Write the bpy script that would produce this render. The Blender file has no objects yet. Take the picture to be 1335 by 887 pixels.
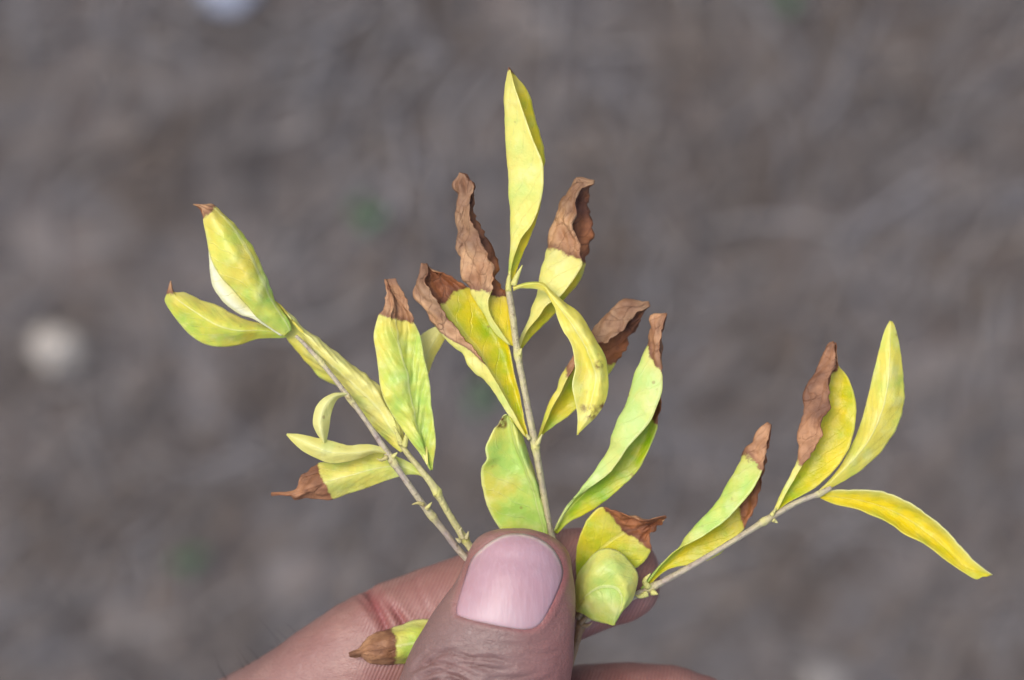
import bpy, bmesh, math, random
import numpy as np
from mathutils import Vector, noise as mnoise
from mathutils.bvhtree import BVHTree

# ------------------------------------------------------------------ camera, sky, sun, exposure
S = 0.00012                    # metres per reference unit (one picture unit on the sprig's plane)
H = 1.15                       # height of the held sprig above the ground
D = 0.311                      # lens to sprig
DU = D / S
CX, CY = 667.5, 443.5
scene = bpy.context.scene
cam_d = bpy.data.cameras.new('camera'); cam = bpy.data.objects.new('camera', cam_d)
scene.collection.objects.link(cam); scene.camera = cam
cam.location = (0, 0, H + D)                    # looks straight down on the hand
cam_d.sensor_width = 36; cam_d.lens = 36 * D / (1335 * S)
cam_d.clip_start = 0.01; cam_d.clip_end = 200
cam_d.dof.use_dof = True
cam_d.dof.focus_distance = D - 25 * S
cam_d.dof.aperture_fstop = 10.0

SUN_EL, SUN_AZ = 66.0, 300.0                    # azimuth clockwise from the picture's top
world = bpy.data.worlds.new('World'); scene.world = world; world.use_nodes = True
wn = world.node_tree.nodes; bg = wn['Background']
sky = wn.new('ShaderNodeTexSky'); sky.sky_type = 'NISHITA'; sky.sun_disc = False
sky.sun_elevation = math.radians(SUN_EL); sky.sun_rotation = math.radians(SUN_AZ)
sky.dust_density = 3.0; sky.air_density = 1.0; sky.ozone_density = 0.6
world.node_tree.links.new(sky.outputs[0], bg.inputs[0]); bg.inputs[1].default_value = 0.13
sun_d = bpy.data.lights.new('sun', 'SUN'); sun = bpy.data.objects.new('sun', sun_d)
scene.collection.objects.link(sun)
sun_d.energy = 1.35; sun_d.angle = math.radians(35); sun_d.color = (1, 0.97, 0.92)
el, az = math.radians(SUN_EL), math.radians(SUN_AZ)
sdir = Vector((math.sin(az) * math.cos(el), math.cos(az) * math.cos(el), math.sin(el)))
sun.rotation_euler = (-sdir).to_track_quat('-Z', 'Y').to_euler()
vs = scene.view_settings
vs.view_transform = 'Standard'; vs.look = 'None'; vs.exposure = 0.76; vs.gamma = 1.0
vs.use_curve_mapping = False

# ------------------------------------------------------------------ helpers
rnd = random.Random(7)
def lin(r, g, b):
    f = lambda c: (c / 255 / 12.92) if c / 255 <= 0.04045 else ((c / 255 + 0.055) / 1.055) ** 2.4
    return (f(r), f(g), f(b), 1)
def U(px, py, z=0.0):
    """where a thing seen at px,py stands if it is z units nearer than the sprig's plane (units)"""
    k = 1 - z / DU
    return np.array([(px - CX) * k, (CY - py) * k, z], float)
def W(p):                                       # units -> metres
    p = np.asarray(p, float)
    return p * S + np.array([0, 0, H])
def proj(v):                                    # units -> picture position
    k = 1 / (1 - v[:, 2] / DU)
    return np.stack([v[:, 0] * k + CX, CY - v[:, 1] * k], 1)
def ground_pt(px, py):
    k = (D + H) / D * S
    return Vector(((px - CX) * k, (CY - py) * k, 0))
def catmull(P, m=14):
    P = np.asarray(P, float)
    Q = np.vstack([2 * P[0] - P[1], P, 2 * P[-1] - P[-2]])
    out = []
    u = np.linspace(0, 1, m, endpoint=False)[:, None]
    for i in range(1, len(Q) - 2):
        a, b, c, d = Q[i - 1], Q[i], Q[i + 1], Q[i + 2]
        out.append(0.5 * (2 * b + (c - a) * u + (2 * a - 5 * b + 4 * c - d) * u ** 2 + (3 * b - a - 3 * c + d) * u ** 3))
    out.append(P[-1:])
    return np.vstack(out)
def resample(P, n):
    C = catmull(P); L = np.r_[0, np.cumsum(np.linalg.norm(np.diff(C[:, :3], axis=0), axis=1))]
    t = np.linspace(0, L[-1], n)
    return np.stack([np.interp(t, L, C[:, k]) for k in range(C.shape[1])], 1)
def link(o, parent=None):
    scene.collection.objects.link(o)
    if parent: o.parent = parent
    return o
def mesh_obj(name, verts, faces, mat, parent=None, smooth=True):
    me = bpy.data.meshes.new(name); me.from_pydata([tuple(v) for v in verts], [], [tuple(f) for f in faces])
    for m in (mat if isinstance(mat, (list, tuple)) else [mat]): me.materials.append(m)
    if smooth: me.polygons.foreach_set('use_smooth', [True] * len(me.polygons))
    me.update()
    return link(bpy.data.objects.new(name, me), parent)
def tag(o, label=None, cat=None, group=None, kind=None):
    if label: o['label'] = label
    if cat: o['category'] = cat
    if group: o['group'] = group
    if kind: o['kind'] = kind
    return o
def seg_dist(P, line):
    """distance of 2-D points to a polyline, and the parameter along it 0..1"""
    line = np.asarray(line, float); best = np.full(len(P), 1e9); par = np.zeros(len(P)); n = len(line) - 1
    for i in range(n):
        a, b = line[i], line[i + 1]; ab = b - a
        t = np.clip(((P - a) @ ab) / (ab @ ab + 1e-9), 0, 1)
        d = np.linalg.norm(P - a - t[:, None] * ab, axis=1)
        k = d < best; best[k] = d[k]; par[k] = (i + t[k]) / n
    return best, par
def in_poly(P, poly):
    poly = np.asarray(poly, float); x, y = P[:, 0], P[:, 1]; c = np.zeros(len(P), bool)
    for i in range(len(poly)):
        a, b = poly[i], poly[i - 1]
        if a[1] == b[1]: continue
        c ^= ((a[1] > y) != (b[1] > y)) & (x < (b[0] - a[0]) * (y - a[1]) / (b[1] - a[1]) + a[0])
    return c

class NT:
    def __init__(self, name):
        self.m = bpy.data.materials.new(name); self.m.use_nodes = True
        self.t = self.m.node_tree; self.p = self.t.nodes['Principled BSDF']; self.out = self.t.nodes['Material Output']
    def n(self, kind, **kw):
        x = self.t.nodes.new('ShaderNode' + kind)
        for k, v in kw.items():
            if k in x.bl_rna.properties: setattr(x, k, v)
            else: x.inputs[k].default_value = v
        return x
    def l(self, a, b): self.t.links.new(a, b)
    def put(self, v, sock):
        if hasattr(v, 'is_linked') or hasattr(v, 'links'): self.l(v, sock)
        else: sock.default_value = v
    def noise(self, scale, detail=3, rough=0.5, vec=None, dist=0.0):
        x = self.n('TexNoise'); x.inputs['Scale'].default_value = scale; x.inputs['Detail'].default_value = detail
        x.inputs['Roughness'].default_value = rough; x.inputs['Distortion'].default_value = dist
        if vec is not None: self.l(vec, x.inputs['Vector'])
        return x.outputs['Fac']
    def math(self, op, a, b=0.0, c=0.0, clamp=False):
        x = self.t.nodes.new('ShaderNodeMath'); x.operation = op; x.use_clamp = clamp
        for i, v in enumerate((a, b, c)): self.put(v, x.inputs[i])
        return x.outputs[0]
    def step(self, v, lo, hi, a=0.0, b=1.0):
        x = self.t.nodes.new('ShaderNodeMapRange'); x.interpolation_type = 'SMOOTHSTEP'
        self.put(v, x.inputs[0])
        for i, q in enumerate((lo, hi, a, b)): x.inputs[i + 1].default_value = q
        return x.outputs[0]
    def mix(self, f, a, b, mode='MIX'):
        x = self.t.nodes.new('ShaderNodeMix'); x.data_type = 'RGBA'; x.blend_type = mode; x.clamp_factor = True
        self.put(f, x.inputs[0]); self.put(a, x.inputs[6]); self.put(b, x.inputs[7])
        return x.outputs[2]
    def attr(self, name):
        a = self.n('Attribute'); a.attribute_name = name
        return a
    def bump(self, h, strength, dist, prev=None):
        b = self.n('Bump'); b.inputs['Strength'].default_value = strength; b.inputs['Distance'].default_value = dist
        self.l(h, b.inputs['Height'])
        if prev is not None: self.l(prev, b.inputs['Normal'])
        return b.outputs[0]

# ------------------------------------------------------------------ materials
def leaf_material(name, upper):
    k = NT(name)
    geo = k.n('NewGeometry').outputs['Position']
    a = k.attr('tint'); sep = k.n('SeparateColor'); k.l(a.outputs['Color'], sep.inputs[0])
    dry, green, pale = sep.outputs
    uvn = k.n('UVMap').outputs[0]; suv = k.n('SeparateXYZ'); k.l(uvn, suv.inputs[0]); us, ut = suv.outputs[0], suv.outputs[1]
    n1 = k.noise(900, 4, 0.6, geo); n2 = k.noise(230, 3, 0.55, geo); n3 = k.noise(3200, 3, 0.6, geo); n4 = k.noise(160, 3, 0.55, geo); n5 = k.noise(300, 4, 0.6, geo)
    # dead tissue: the boundary wanders
    dv = k.math('ADD', dry, k.math('MULTIPLY', k.math('ADD', k.math('MULTIPLY', k.math('SUBTRACT', n1, 0.5), 0.5), k.math('MULTIPLY', k.math('SUBTRACT', n5, 0.5), 1.2)), 0.15))
    dm = k.step(k.math('ADD', dv, k.math('MULTIPLY', k.math('SUBTRACT', n3, 0.5), 0.03)), 0.485, 0.522)
    rim = k.math('MULTIPLY', k.step(dv, 0.47, 0.505), k.step(dv, 0.60, 0.52))
    halo = k.step(dv, 0.30, 0.50)
    if upper:
        yel, grn, pal = lin(236, 212, 10), lin(150, 186, 22), lin(228, 222, 122)
        br = (lin(120, 66, 33), lin(166, 102, 56), lin(76, 42, 24))
    else:
        yel, grn, pal = lin(232, 219, 82), lin(174, 211, 86), lin(236, 236, 172)
        br = (lin(158, 111, 74), lin(198, 154, 110), lin(108, 69, 40))
    gv = k.math('ADD', green, k.math('MULTIPLY', k.math('SUBTRACT', n2, 0.5), 2.2), clamp=True)
    col = k.mix(gv, yel, grn)
    # warm yellow-orange blotches and a paler bloom
    col = k.mix(k.step(n4, 0.5, 0.68, 0, 0.35), col, lin(220, 196, 58))
    col = k.mix(k.step(n5, 0.46, 0.74, 0, 0.38), col, pal)
    col = k.mix(k.step(n1, 0.6, 0.85, 0, 0.4), col, pal)
    col = k.mix(pale, col, pal)
    col = k.mix(k.step(pale, 0.6, 0.95), col, lin(236, 236, 214))
    # midrib and side veins, lighter than the blade
    rd = k.math('ABSOLUTE', k.math('SUBTRACT', us, 0.5))
    ph = k.math('ADD', k.math('SUBTRACT', k.math('MULTIPLY', ut, 9.0), k.math('MULTIPLY', rd, 6.0)), k.math('MULTIPLY', n2, 1.2))
    tri = k.math('ABSOLUTE', k.math('SUBTRACT', k.math('FRACT', ph), 0.5))
    vein = k.step(tri, 0.05, 0.0)
    mrib = k.step(rd, 0.03, 0.012)
    col = k.mix(k.math('MULTIPLY', vein, 0.17), col, pal)
    col = k.mix(k.math('MULTIPLY', mrib, 0.4), col, pal)
    edg = k.step(k.math('ADD', rd, k.math('MULTIPLY', k.math('SUBTRACT', n1, 0.5), 0.03)), 0.465, 0.497)
    col = k.mix(k.math('MULTIPLY', edg, 0.35), col, pal)
    # tiny specks of decay on the yellowed tissue
    sp = k.n('TexVoronoi'); sp.inputs['Scale'].default_value = 420; k.l(geo, sp.inputs['Vector'])
    spk = k.math('MULTIPLY', k.step(sp.outputs['Distance'], 0.16, 0.08), k.step(n2, 0.52, 0.62))
    col = k.mix(k.math('MULTIPLY', spk, 0.5), col, lin(150, 112, 50))
    col = k.mix(k.math('MULTIPLY', halo, 0.35), col, lin(214, 196, 110))
    bc = k.mix(k.step(n2, 0.34, 0.66), br[0], br[1]); bc = k.mix(k.step(n1, 0.52, 0.72, 0, 0.35), bc, br[2]); bc = k.mix(k.step(n5, 0.5, 0.7, 0, 0.4), bc, lin(188, 154, 118) if not upper else lin(154, 96, 54))
    cv = k.n('TexVoronoi'); cv.feature = 'DISTANCE_TO_EDGE'; cv.inputs['Scale'].default_value = 150
    cn = k.n('TexNoise'); cn.inputs['Scale'].default_value = 260; k.l(geo, cn.inputs['Vector'])
    cs = k.n('VectorMath'); cs.operation = 'SCALE'; cs.inputs['Scale'].default_value = 0.005; k.l(cn.outputs['Color'], cs.inputs[0])
    cad = k.n('VectorMath'); cad.operation = 'ADD'; k.l(geo, cad.inputs[0]); k.l(cs.outputs[0], cad.inputs[1]); k.l(cad.outputs[0], cv.inputs['Vector'])
    crk = k.math('MULTIPLY', k.step(cv.outputs['Distance'], 0.045, 0.0), dm)
    bc = k.mix(k.math('MULTIPLY', crk, k.step(n5, 0.42, 0.6, 0.0, 0.5)), bc, br[2])
    bc = k.mix(k.math('MULTIPLY', vein, 0.45), bc, br[2])
    bc = k.mix(k.math('MULTIPLY', mrib, 0.5), bc, br[2])
    bc = k.mix(k.math('MULTIPLY', k.step(dry, 0.86, 1.0), 0.45), bc, lin(70, 46, 38))
    bc = k.mix(k.math('MULTIPLY', rim, 0.55), bc, lin(92, 52, 34))
    rust = k.attr('rust').outputs['Fac']
    bc = k.mix(k.math('MULTIPLY', rust, 0.85), bc, k.mix(k.step(n2, 0.34, 0.66), lin(98, 54, 30), lin(164, 104, 66)))
    stn = k.math('MULTIPLY', a.outputs['Alpha'], k.step(n1, 0.36, 0.62))
    col = k.mix(stn, col, lin(120, 78, 40))
    col = k.mix(dm, col, bc)
    k.l(col, k.p.inputs['Base Color'])
    k.l(k.math('ADD', k.math('MULTIPLY', dm, 0.26), k.math('ADD', 0.30, k.math('MULTIPLY', n1, 0.2))), k.p.inputs['Roughness'])
    k.p.inputs['Specular IOR Level'].default_value = 0.55
    hgt = k.math('ADD', k.math('MULTIPLY', n1, k.math('ADD', 0.6, k.math('MULTIPLY', dm, 0.9))), k.math('MULTIPLY', n3, 0.5))
    hgt = k.math('ADD', hgt, k.math('MULTIPLY', k.math('ADD', vein, mrib), 0.4 if not upper else -0.4))
    hgt = k.math('ADD', hgt, k.math('MULTIPLY', n5, 1.6))
    hgt = k.math('SUBTRACT', hgt, k.math('MULTIPLY', crk, 0.7))
    nr = k.bump(hgt, 0.55, 0.00022)
    k.l(nr, k.p.inputs['Normal'])
    tr = k.n('BsdfTranslucent'); k.l(col, tr.inputs['Color']); k.l(nr, tr.inputs['Normal'])
    ms = k.n('MixShader'); k.l(k.math('SUBTRACT', 0.30, k.math('MULTIPLY', dm, 0.17)), ms.inputs[0])
    k.l(k.p.outputs[0], ms.inputs[1]); k.l(tr.outputs[0], ms.inputs[2]); k.l(ms.outputs[0], k.out.inputs['Surface'])
    return k.m
M_UP, M_LO = leaf_material('leaf_upper_side', True), leaf_material('leaf_under_side', False)

def twig_material():
    k = NT('twig_bark'); geo = k.n('NewGeometry').outputs['Position']
    a = k.attr('tint'); sep = k.n('SeparateColor'); k.l(a.outputs['Color'], sep.inputs[0])
    n1 = k.noise(1500, 4, 0.6, geo); n2 = k.noise(420, 3, 0.5, geo)
    grey = k.mix(n2, lin(148, 130, 127), lin(186, 172, 152))
    col = k.mix(k.math('ADD', sep.outputs[1], k.math('MULTIPLY', k.math('SUBTRACT', n2, 0.5), 0.7), clamp=True), grey, lin(202, 196, 112))
    col = k.mix(sep.outputs[0], col, k.mix(n1, lin(112, 84, 60), lin(160, 128, 92)))
    col = k.mix(k.step(n1, 0.55, 0.7, 0, 0.5), col, lin(112, 82, 66))
    k.l(col, k.p.inputs['Base Color']); k.p.inputs['Roughness'].default_value = 0.6
    k.p.inputs['Specular IOR Level'].default_value = 0.3
    k.l(k.bump(k.math('ADD', n1, n2), 0.9, 0.0004), k.p.inputs['Normal'])
    return k.m
M_TWIG = twig_material()

def skin_material():
    k = NT('skin'); geo = k.n('NewGeometry').outputs['Position']
    a = k.attr('skin'); sep = k.n('SeparateColor'); k.l(a.outputs['Color'], sep.inputs[0])
    red, dorsal, ridge = sep.outputs
    n1 = k.noise(60, 3, 0.55, geo); n2 = k.noise(420, 4, 0.6, geo); n3 = k.noise(2200, 3, 0.6, geo)
    n4 = k.noise(170, 4, 0.6, geo)
    col = k.mix(n1, lin(146, 104, 95), lin(146, 109, 97))
    col = k.mix(k.step(n4, 0.42, 0.68, 0, 0.5), col, lin(134, 91, 83))
    col = k.mix(k.step(n4, 0.50, 0.30, 0, 0.45), col, lin(166, 128, 114))
    col = k.mix(k.math('MULTIPLY', dorsal, 0.9), col, k.mix(n2, lin(100, 76, 71), lin(134, 107, 100)))
    col = k.mix(k.math('MULTIPLY', red, 0.85), col, lin(142, 71, 70))
    col = k.mix(k.step(n2, 0.55, 0.75, 0, 0.3), col, lin(132, 87, 83))
    col = k.mix(k.step(n2, 0.46, 0.28, 0, 0.16), col, lin(170, 136, 129))
    # friction ridges of the palm side
    mp = k.n('Mapping'); k.l(geo, mp.inputs[0]); mp.inputs['Rotation'].default_value = (0, 0, math.radians(24))
    wv = k.n('TexWave'); k.l(mp.outputs[0], wv.inputs[0]); wv.bands_direction = 'X'
    wv.inputs['Scale'].default_value = 560; wv.inputs['Distortion'].default_value = 9.0
    wv.inputs['Detail'].default_value = 1.0; wv.inputs['Detail Scale'].default_value = 0.12
    ridge = k.math('MULTIPLY', ridge, k.step(n1, 0.3, 0.6, 0.45, 1.0))
    rw = k.math('MULTIPLY', wv.outputs['Fac'], ridge)
    col = k.mix(k.math('MULTIPLY', k.math('MULTIPLY', k.math('SUBTRACT', 1.0, wv.outputs['Fac']), ridge), 0.30), col, lin(118, 66, 66))
    # fine creases of the back of the thumb
    vo = k.n('TexVoronoi'); vo.feature = 'DISTANCE_TO_EDGE'; vo.inputs['Scale'].default_value = 1700
    mp2 = k.n('Mapping'); k.l(geo, mp2.inputs[0]); mp2.inputs['Scale'].default_value = (0.75, 1.3, 1.0); mp2.inputs['Rotation'].default_value = (0, 0, math.radians(-14))
    ad = k.n('VectorMath'); ad.operation = 'ADD'
    nz = k.n('TexNoise'); nz.inputs['Scale'].default_value = 700; k.l(geo, nz.inputs['Vector'])
    sc = k.n('VectorMath'); sc.operation = 'SCALE'; sc.inputs['Scale'].default_value = 0.0009; k.l(nz.outputs['Color'], sc.inputs[0])
    k.l(mp2.outputs[0], ad.inputs[0]); k.l(sc.outputs[0], ad.inputs[1]); k.l(ad.outputs[0], vo.inputs['Vector'])
    ve = k.math('MULTIPLY', k.step(vo.outputs['Distance'], 0.0, 0.22), k.math('SUBTRACT', 1.0, ridge))
    col = k.mix(k.math('MULTIPLY', a.outputs['Alpha'], 0.75), col, lin(92, 64, 58))  # alpha: shade in the creases, painted into the skin colour
    col = k.mix(k.math('MULTIPLY', k.math('SUBTRACT', k.math('SUBTRACT', 1.0, ridge), ve), 0.12, clamp=True), col, lin(100, 70, 68))
    k.l(col, k.p.inputs['Base Color'])
    k.l(k.math('ADD', 0.34, k.math('MULTIPLY', n2, 0.18)), k.p.inputs['Roughness'])
    k.p.inputs['Specular IOR Level'].default_value = 0.45
    k.p.inputs['Subsurface Weight'].default_value = 0.14
    k.p.inputs['Subsurface Radius'].default_value = (1.0, 0.35, 0.22); k.p.inputs['Subsurface Scale'].default_value = 0.0016
    mp3 = k.n('Mapping'); k.l(geo, mp3.inputs[0]); mp3.inputs['Rotation'].default_value = (0, 0, math.radians(-10)); mp3.inputs['Scale'].default_value = (0.28, 1.0, 1.0)
    fo = k.noise(1500, 4, 0.62, mp3.outputs[0], 0.3)
    b1 = k.bump(rw, 0.4, 0.00015); b2 = k.bump(ve, 0.22, 0.00012, b1); b4 = k.bump(k.math('MULTIPLY', fo, k.math('SUBTRACT', 1.0, ridge)), 0.6, 0.00028, b2)
    b3 = k.bump(k.math('ADD', n3, n2), 0.4, 0.00016, b4)
    k.l(b3, k.p.inputs['Normal'])
    return k.m
M_SKIN = skin_material()

def nail_material():
    k = NT('nail_plate'); geo = k.n('NewGeometry').outputs['Position']
    a = k.attr('nail'); sep = k.n('SeparateColor'); k.l(a.outputs['Color'], sep.inputs[0])
    free, lun, groove = sep.outputs
    mp = k.n('Mapping'); k.l(geo, mp.inputs[0]); mp.inputs['Rotation'].default_value = (0, 0, math.radians(14)); mp.inputs['Scale'].default_value = (1, 0.06, 1)
    st = k.noise(1500, 4, 0.6, mp.outputs[0]); n2 = k.noise(90, 2, 0.5, geo)
    col = k.mix(n2, lin(164, 121, 124), lin(166, 134, 141))
    col = k.mix(k.step(st, 0.42, 0.7, 0, 0.3), col, lin(180, 150, 154))
    col = k.mix(k.math('MULTIPLY', lun, 0.6), col, lin(182, 156, 158))
    col = k.mix(groove, col, lin(122, 76, 78))
    col = k.mix(k.math('MULTIPLY', free, k.step(k.noise(700, 3, 0.6, geo), 0.3, 0.6, 0.25, 0.8)), col, lin(196, 178, 162))
    k.l(col, k.p.inputs['Base Color']); k.l(k.math('ADD', 0.34, k.math('MULTIPLY', st, 0.14)), k.p.inputs['Roughness'])
    k.p.inputs['Specular IOR Level'].default_value = 0.5
    k.p.inputs['Subsurface Weight'].default_value = 0.15; k.p.inputs['Subsurface Scale'].default_value = 0.001
    k.l(k.bump(k.math('ADD', st, k.math('MULTIPLY', k.noise(500, 3, 0.6, geo), 0.5)), 0.5, 0.00016), k.p.inputs['Normal'])
    return k.m
M_NAIL = nail_material()

def plain(name, c1, c2, scale, rough=0.8, bump=0.3, dist=0.001):
    k = NT(name); geo = k.n('NewGeometry').outputs['Position']; n = k.noise(scale, 4, 0.6, geo)
    k.l(k.mix(n, c1, c2), k.p.inputs['Base Color']); k.p.inputs['Roughness'].default_value = rough
    k.l(k.bump(n, bump, dist), k.p.inputs['Normal'])
    return k.m

# ------------------------------------------------------------------ ground and its litter
def ground_material():
    k = NT('dry_earth'); geo = k.n('NewGeometry').outputs['Position']
    n1 = k.noise(5, 5, 0.6, geo, 0.4); n2 = k.noise(26, 5, 0.65, geo); n3 = k.noise(190, 4, 0.6, geo)
    col = k.mix(k.step(n1, 0.3, 0.7), lin(98, 90, 84), lin(119, 112, 109))
    col = k.mix(k.step(n2, 0.45, 0.7, 0, 0.7), col, lin(96, 82, 74))
    col = k.mix(k.step(n3, 0.5, 0.75, 0, 0.6), col, lin(142, 136, 136))
    k.l(col, k.p.inputs['Base Color']); k.p.inputs['Roughness'].default_value = 0.95
    k.l(k.bump(k.math('ADD', n2, k.math('MULTIPLY', n3, 0.4)), 0.6, 0.01), k.p.inputs['Normal'])
    return k.m
n = 60
gx = np.r_[-60, -20, -8, np.linspace(-3, 3, n), 8, 20, 60]
gv = []
for y in gx:
    for x in gx:
        h = 0.012 * mnoise.noise(Vector((x * 3, y * 3, 1))) if max(abs(x), abs(y)) < 3 else 0
        gv.append((x, y, h - 0.006))
m_ = len(gx)
gf = [(j * m_ + i, j * m_ + i + 1, (j + 1) * m_ + i + 1, (j + 1) * m_ + i) for j in range(m_ - 1) for i in range(m_ - 1)]
tag(mesh_obj('ground', gv, gf, ground_material()), kind='structure')

def litter():
    k = NT('dry_grass'); a = k.attr('tint'); geo = k.n('NewGeometry').outputs['Position']
    k.l(k.mix(k.step(k.noise(300, 3, 0.6, geo), 0.4, 0.8, 0, 0.4), a.outputs['Color'], lin(84, 74, 70)), k.p.inputs['Base Color'])
    k.p.inputs['Roughness'].default_value = 0.85
    V, F, C = [], [], []
    pal = [np.array(lin(*c)[:3]) for c in ((128, 123, 122), (118, 110, 105), (108, 95, 85), (146, 139, 134), (86, 76, 70), (129, 115, 102))]
    for i in range(10500):
        near = i < 6500
        R = 0.62 if near else 1.7
        x, y = rnd.uniform(-R, R), rnd.uniform(-R, R)
        f = mnoise.noise(Vector((x * 2.6, y * 2.6, 4.2))); g = mnoise.noise(Vector((x * 13, y * 13, 9.1)))
        ang = f * 3.2 + rnd.gauss(0.9, 0.8); L = rnd.uniform(0.03, 0.12); w = rnd.uniform(0.0008, 0.0026); z0 = rnd.uniform(0.002, 0.016)
        ci = 0 if g > 0.18 else (2 if g < -0.2 else 1)
        c = pal[ci] if rnd.random() < 0.55 else pal[rnd.randrange(6)]
        c = c * rnd.uniform(0.7, 1.25); bend = rnd.gauss(0, 0.5)
        o = len(V)
        for j in range(4):
            u = j / 3 - 0.5; aa = ang + bend * u
            cx, cy = x + L * u * math.cos(aa), y + L * u * math.sin(aa); ww = w * (1 - 1.1 * abs(u)); zz = z0 + 0.006 * math.sin(3 * u + i)
            nx, ny = -math.sin(aa), math.cos(aa)
            V += [(cx + nx * ww, cy + ny * ww, zz), (cx - nx * ww, cy - ny * ww, zz), (cx, cy, zz + ww * 0.9)]
            C += [c] * 3
        for j in range(3):
            b = o + 3 * j
            for p, q in ((0, 1), (1, 2), (2, 0)): F.append((b + p, b + q, b + 3 + q, b + 3 + p))
    ob = mesh_obj('dry_grass_litter', V, F, k.m)
    at = ob.data.color_attributes.new('tint', 'FLOAT_COLOR', 'POINT')
    at.data.foreach_set('color', np.c_[np.array(C), np.ones(len(C))].ravel())
    tag(ob, 'grey-brown dry grass and straw litter covering the ground', 'litter', kind='stuff')
litter()

def stone(px, py, r, mat, label, flat=0.6, seed=1):
    bm = bmesh.new(); bmesh.ops.create_icosphere(bm, subdivisions=4, radius=1)
    for v in bm.verts:
        d = 1 + 0.16 * mnoise.noise(v.co * 1.3 + Vector((seed, 0, 0))) + 0.05 * mnoise.noise(v.co * 4 + Vector((0, seed, 0)))
        v.co = Vector((v.co.x * r * d, v.co.y * r * d * 0.86, v.co.z * r * d * flat))
    me = bpy.data.meshes.new('stone'); bm.to_mesh(me); bm.free(); me.materials.append(mat)
    me.polygons.foreach_set('use_smooth', [True] * len(me.polygons))
    o = link(bpy.data.objects.new('stone', me)); g = ground_pt(px, py); o.location = (g.x, g.y, r * flat * 0.55)
    tag(o, label, 'stone')
stone(80, 454, 0.021, plain('pale_stone', lin(132, 124, 114), lin(166, 157, 146), 60), 'pale round stone on the ground at the left edge', 0.7, 3)
stone(296, -16, 0.024, plain('blue_white_stone', lin(134, 138, 150), lin(158, 161, 172), 50), 'bluish white stone on the ground at the top edge', 0.5, 8)
stone(1078, 884, 0.020, plain('dull_stone', lin(110, 104, 98), lin(124, 117, 110), 70), 'dull grey stone on the ground at the bottom edge', 0.45, 5)

M_WEED = plain('weed_leaf', lin(66, 96, 62), lin(84, 114, 80), 200, 0.6)
def weed(px, py, r, nl, label, seed):
    rr = random.Random(seed); root = bpy.data.objects.new('weed', None); link(root); root.location = ground_pt(px, py); root.empty_display_size = 0.01
    tag(root, label, 'weed', 'small green weeds on the ground')
    for i in range(nl):
        a = 2 * math.pi * i / nl + rr.uniform(-.4, .4); L = r * rr.uniform(0.7, 1.15); wd = L * 0.26; V, F = [], []
        for j in range(7):
            u = j / 6; ww = wd * math.sin(math.pi * (0.06 + 0.93 * u)) ; zz = 0.018 + 0.02 * math.sin(u * 2.2)
            for s_ in (-1, 0, 1):
                V.append((math.cos(a) * L * u - math.sin(a) * ww * s_, math.sin(a) * L * u + math.cos(a) * ww * s_, zz + 0.003 * abs(s_)))
        for j in range(6):
            for s_ in (0, 1): b = j * 3 + s_; F.append((b, b + 1, b + 4, b + 3))
        lf = mesh_obj('leaf', V, F, M_WEED, root); sm = lf.modifiers.new('thickness', 'SOLIDIFY'); sm.thickness = 0.0006
    V, F = [], []
    for j in range(2):
        for q in range(6): V.append((0.0015 * math.cos(q * 1.047), 0.0015 * math.sin(q * 1.047), -0.006 + j * 0.026))
    F = [(q, (q + 1) % 6, 6 + (q + 1) % 6, 6 + q) for q in range(6)] + [(6, 7, 8, 9, 10, 11)]
    mesh_obj('stem', V, F, M_WEED, root)
weed(480, 280, 0.015, 4, 'small green weed on the ground left of the tall twisted brown leaf', 1)
weed(255, 722, 0.013, 4, 'small green weed on the ground left of the forefinger', 2)
weed(628, 512, 0.015, 4, 'small green weed just left of the middle twig', 3)
weed(1015, 6, 0.013, 4, 'small green weed at the top edge of the ground', 4)

# ------------------------------------------------------------------ the hand
def tube(stations, cap=0.9, ring=44, n=90, e=2.25, capstart=True):
    """closed swept limb; stations (px, py, z, half width, half depth) -> verts, faces in units"""
    R = []
    for (px, py, z, w, d) in stations:
        k = 1 - z / DU; R.append(np.r_[U(px, py, z), w * k, d * k])
    C = resample(np.array(R), n); P, Wd = C[:, :3], C[:, 3:]
    T = np.gradient(P, axis=0); T /= np.linalg.norm(T, axis=1)[:, None]
    rows = []
    def row(c, t, w, d):
        side = np.cross(t, [0, 0, 1.0]); side /= np.linalg.norm(side); up = np.cross(side, t)
        a = np.linspace(0, 2 * np.pi, ring, endpoint=False); ca, sa = np.cos(a), np.sin(a)
        x = np.sign(ca) * np.abs(ca) ** (2 / e) * w; y = np.sign(sa) * np.abs(sa) ** (2 / e) * d
        rows.append(c + x[:, None] * side + y[:, None] * up)
    if capstart:
        for u in np.linspace(0.995, 0.1, 9): row(P[0] - T[0] * Wd[0, 0] * 0.6 * u, T[0], *(Wd[0] * math.sqrt(1 - u * u)))
    for i in range(n): row(P[i], T[i], *Wd[i])
    for u in np.linspace(0.06, 0.998, 16): row(P[-1] + T[-1] * Wd[-1, 0] * cap * u, T[-1], *(Wd[-1] * (1 - u ** 2.2) ** (1 / 2.2)))
    V = np.vstack(rows); m = len(rows)
    F = [(j * ring + i, j * ring + (i + 1) % ring, (j + 1) * ring + (i + 1) % ring, (j + 1) * ring + i) for j in range(m - 1) for i in range(ring)]
    F += [tuple(range(ring))[::-1], tuple((m - 1) * ring + i for i in range(ring))]
    return V, F
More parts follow.
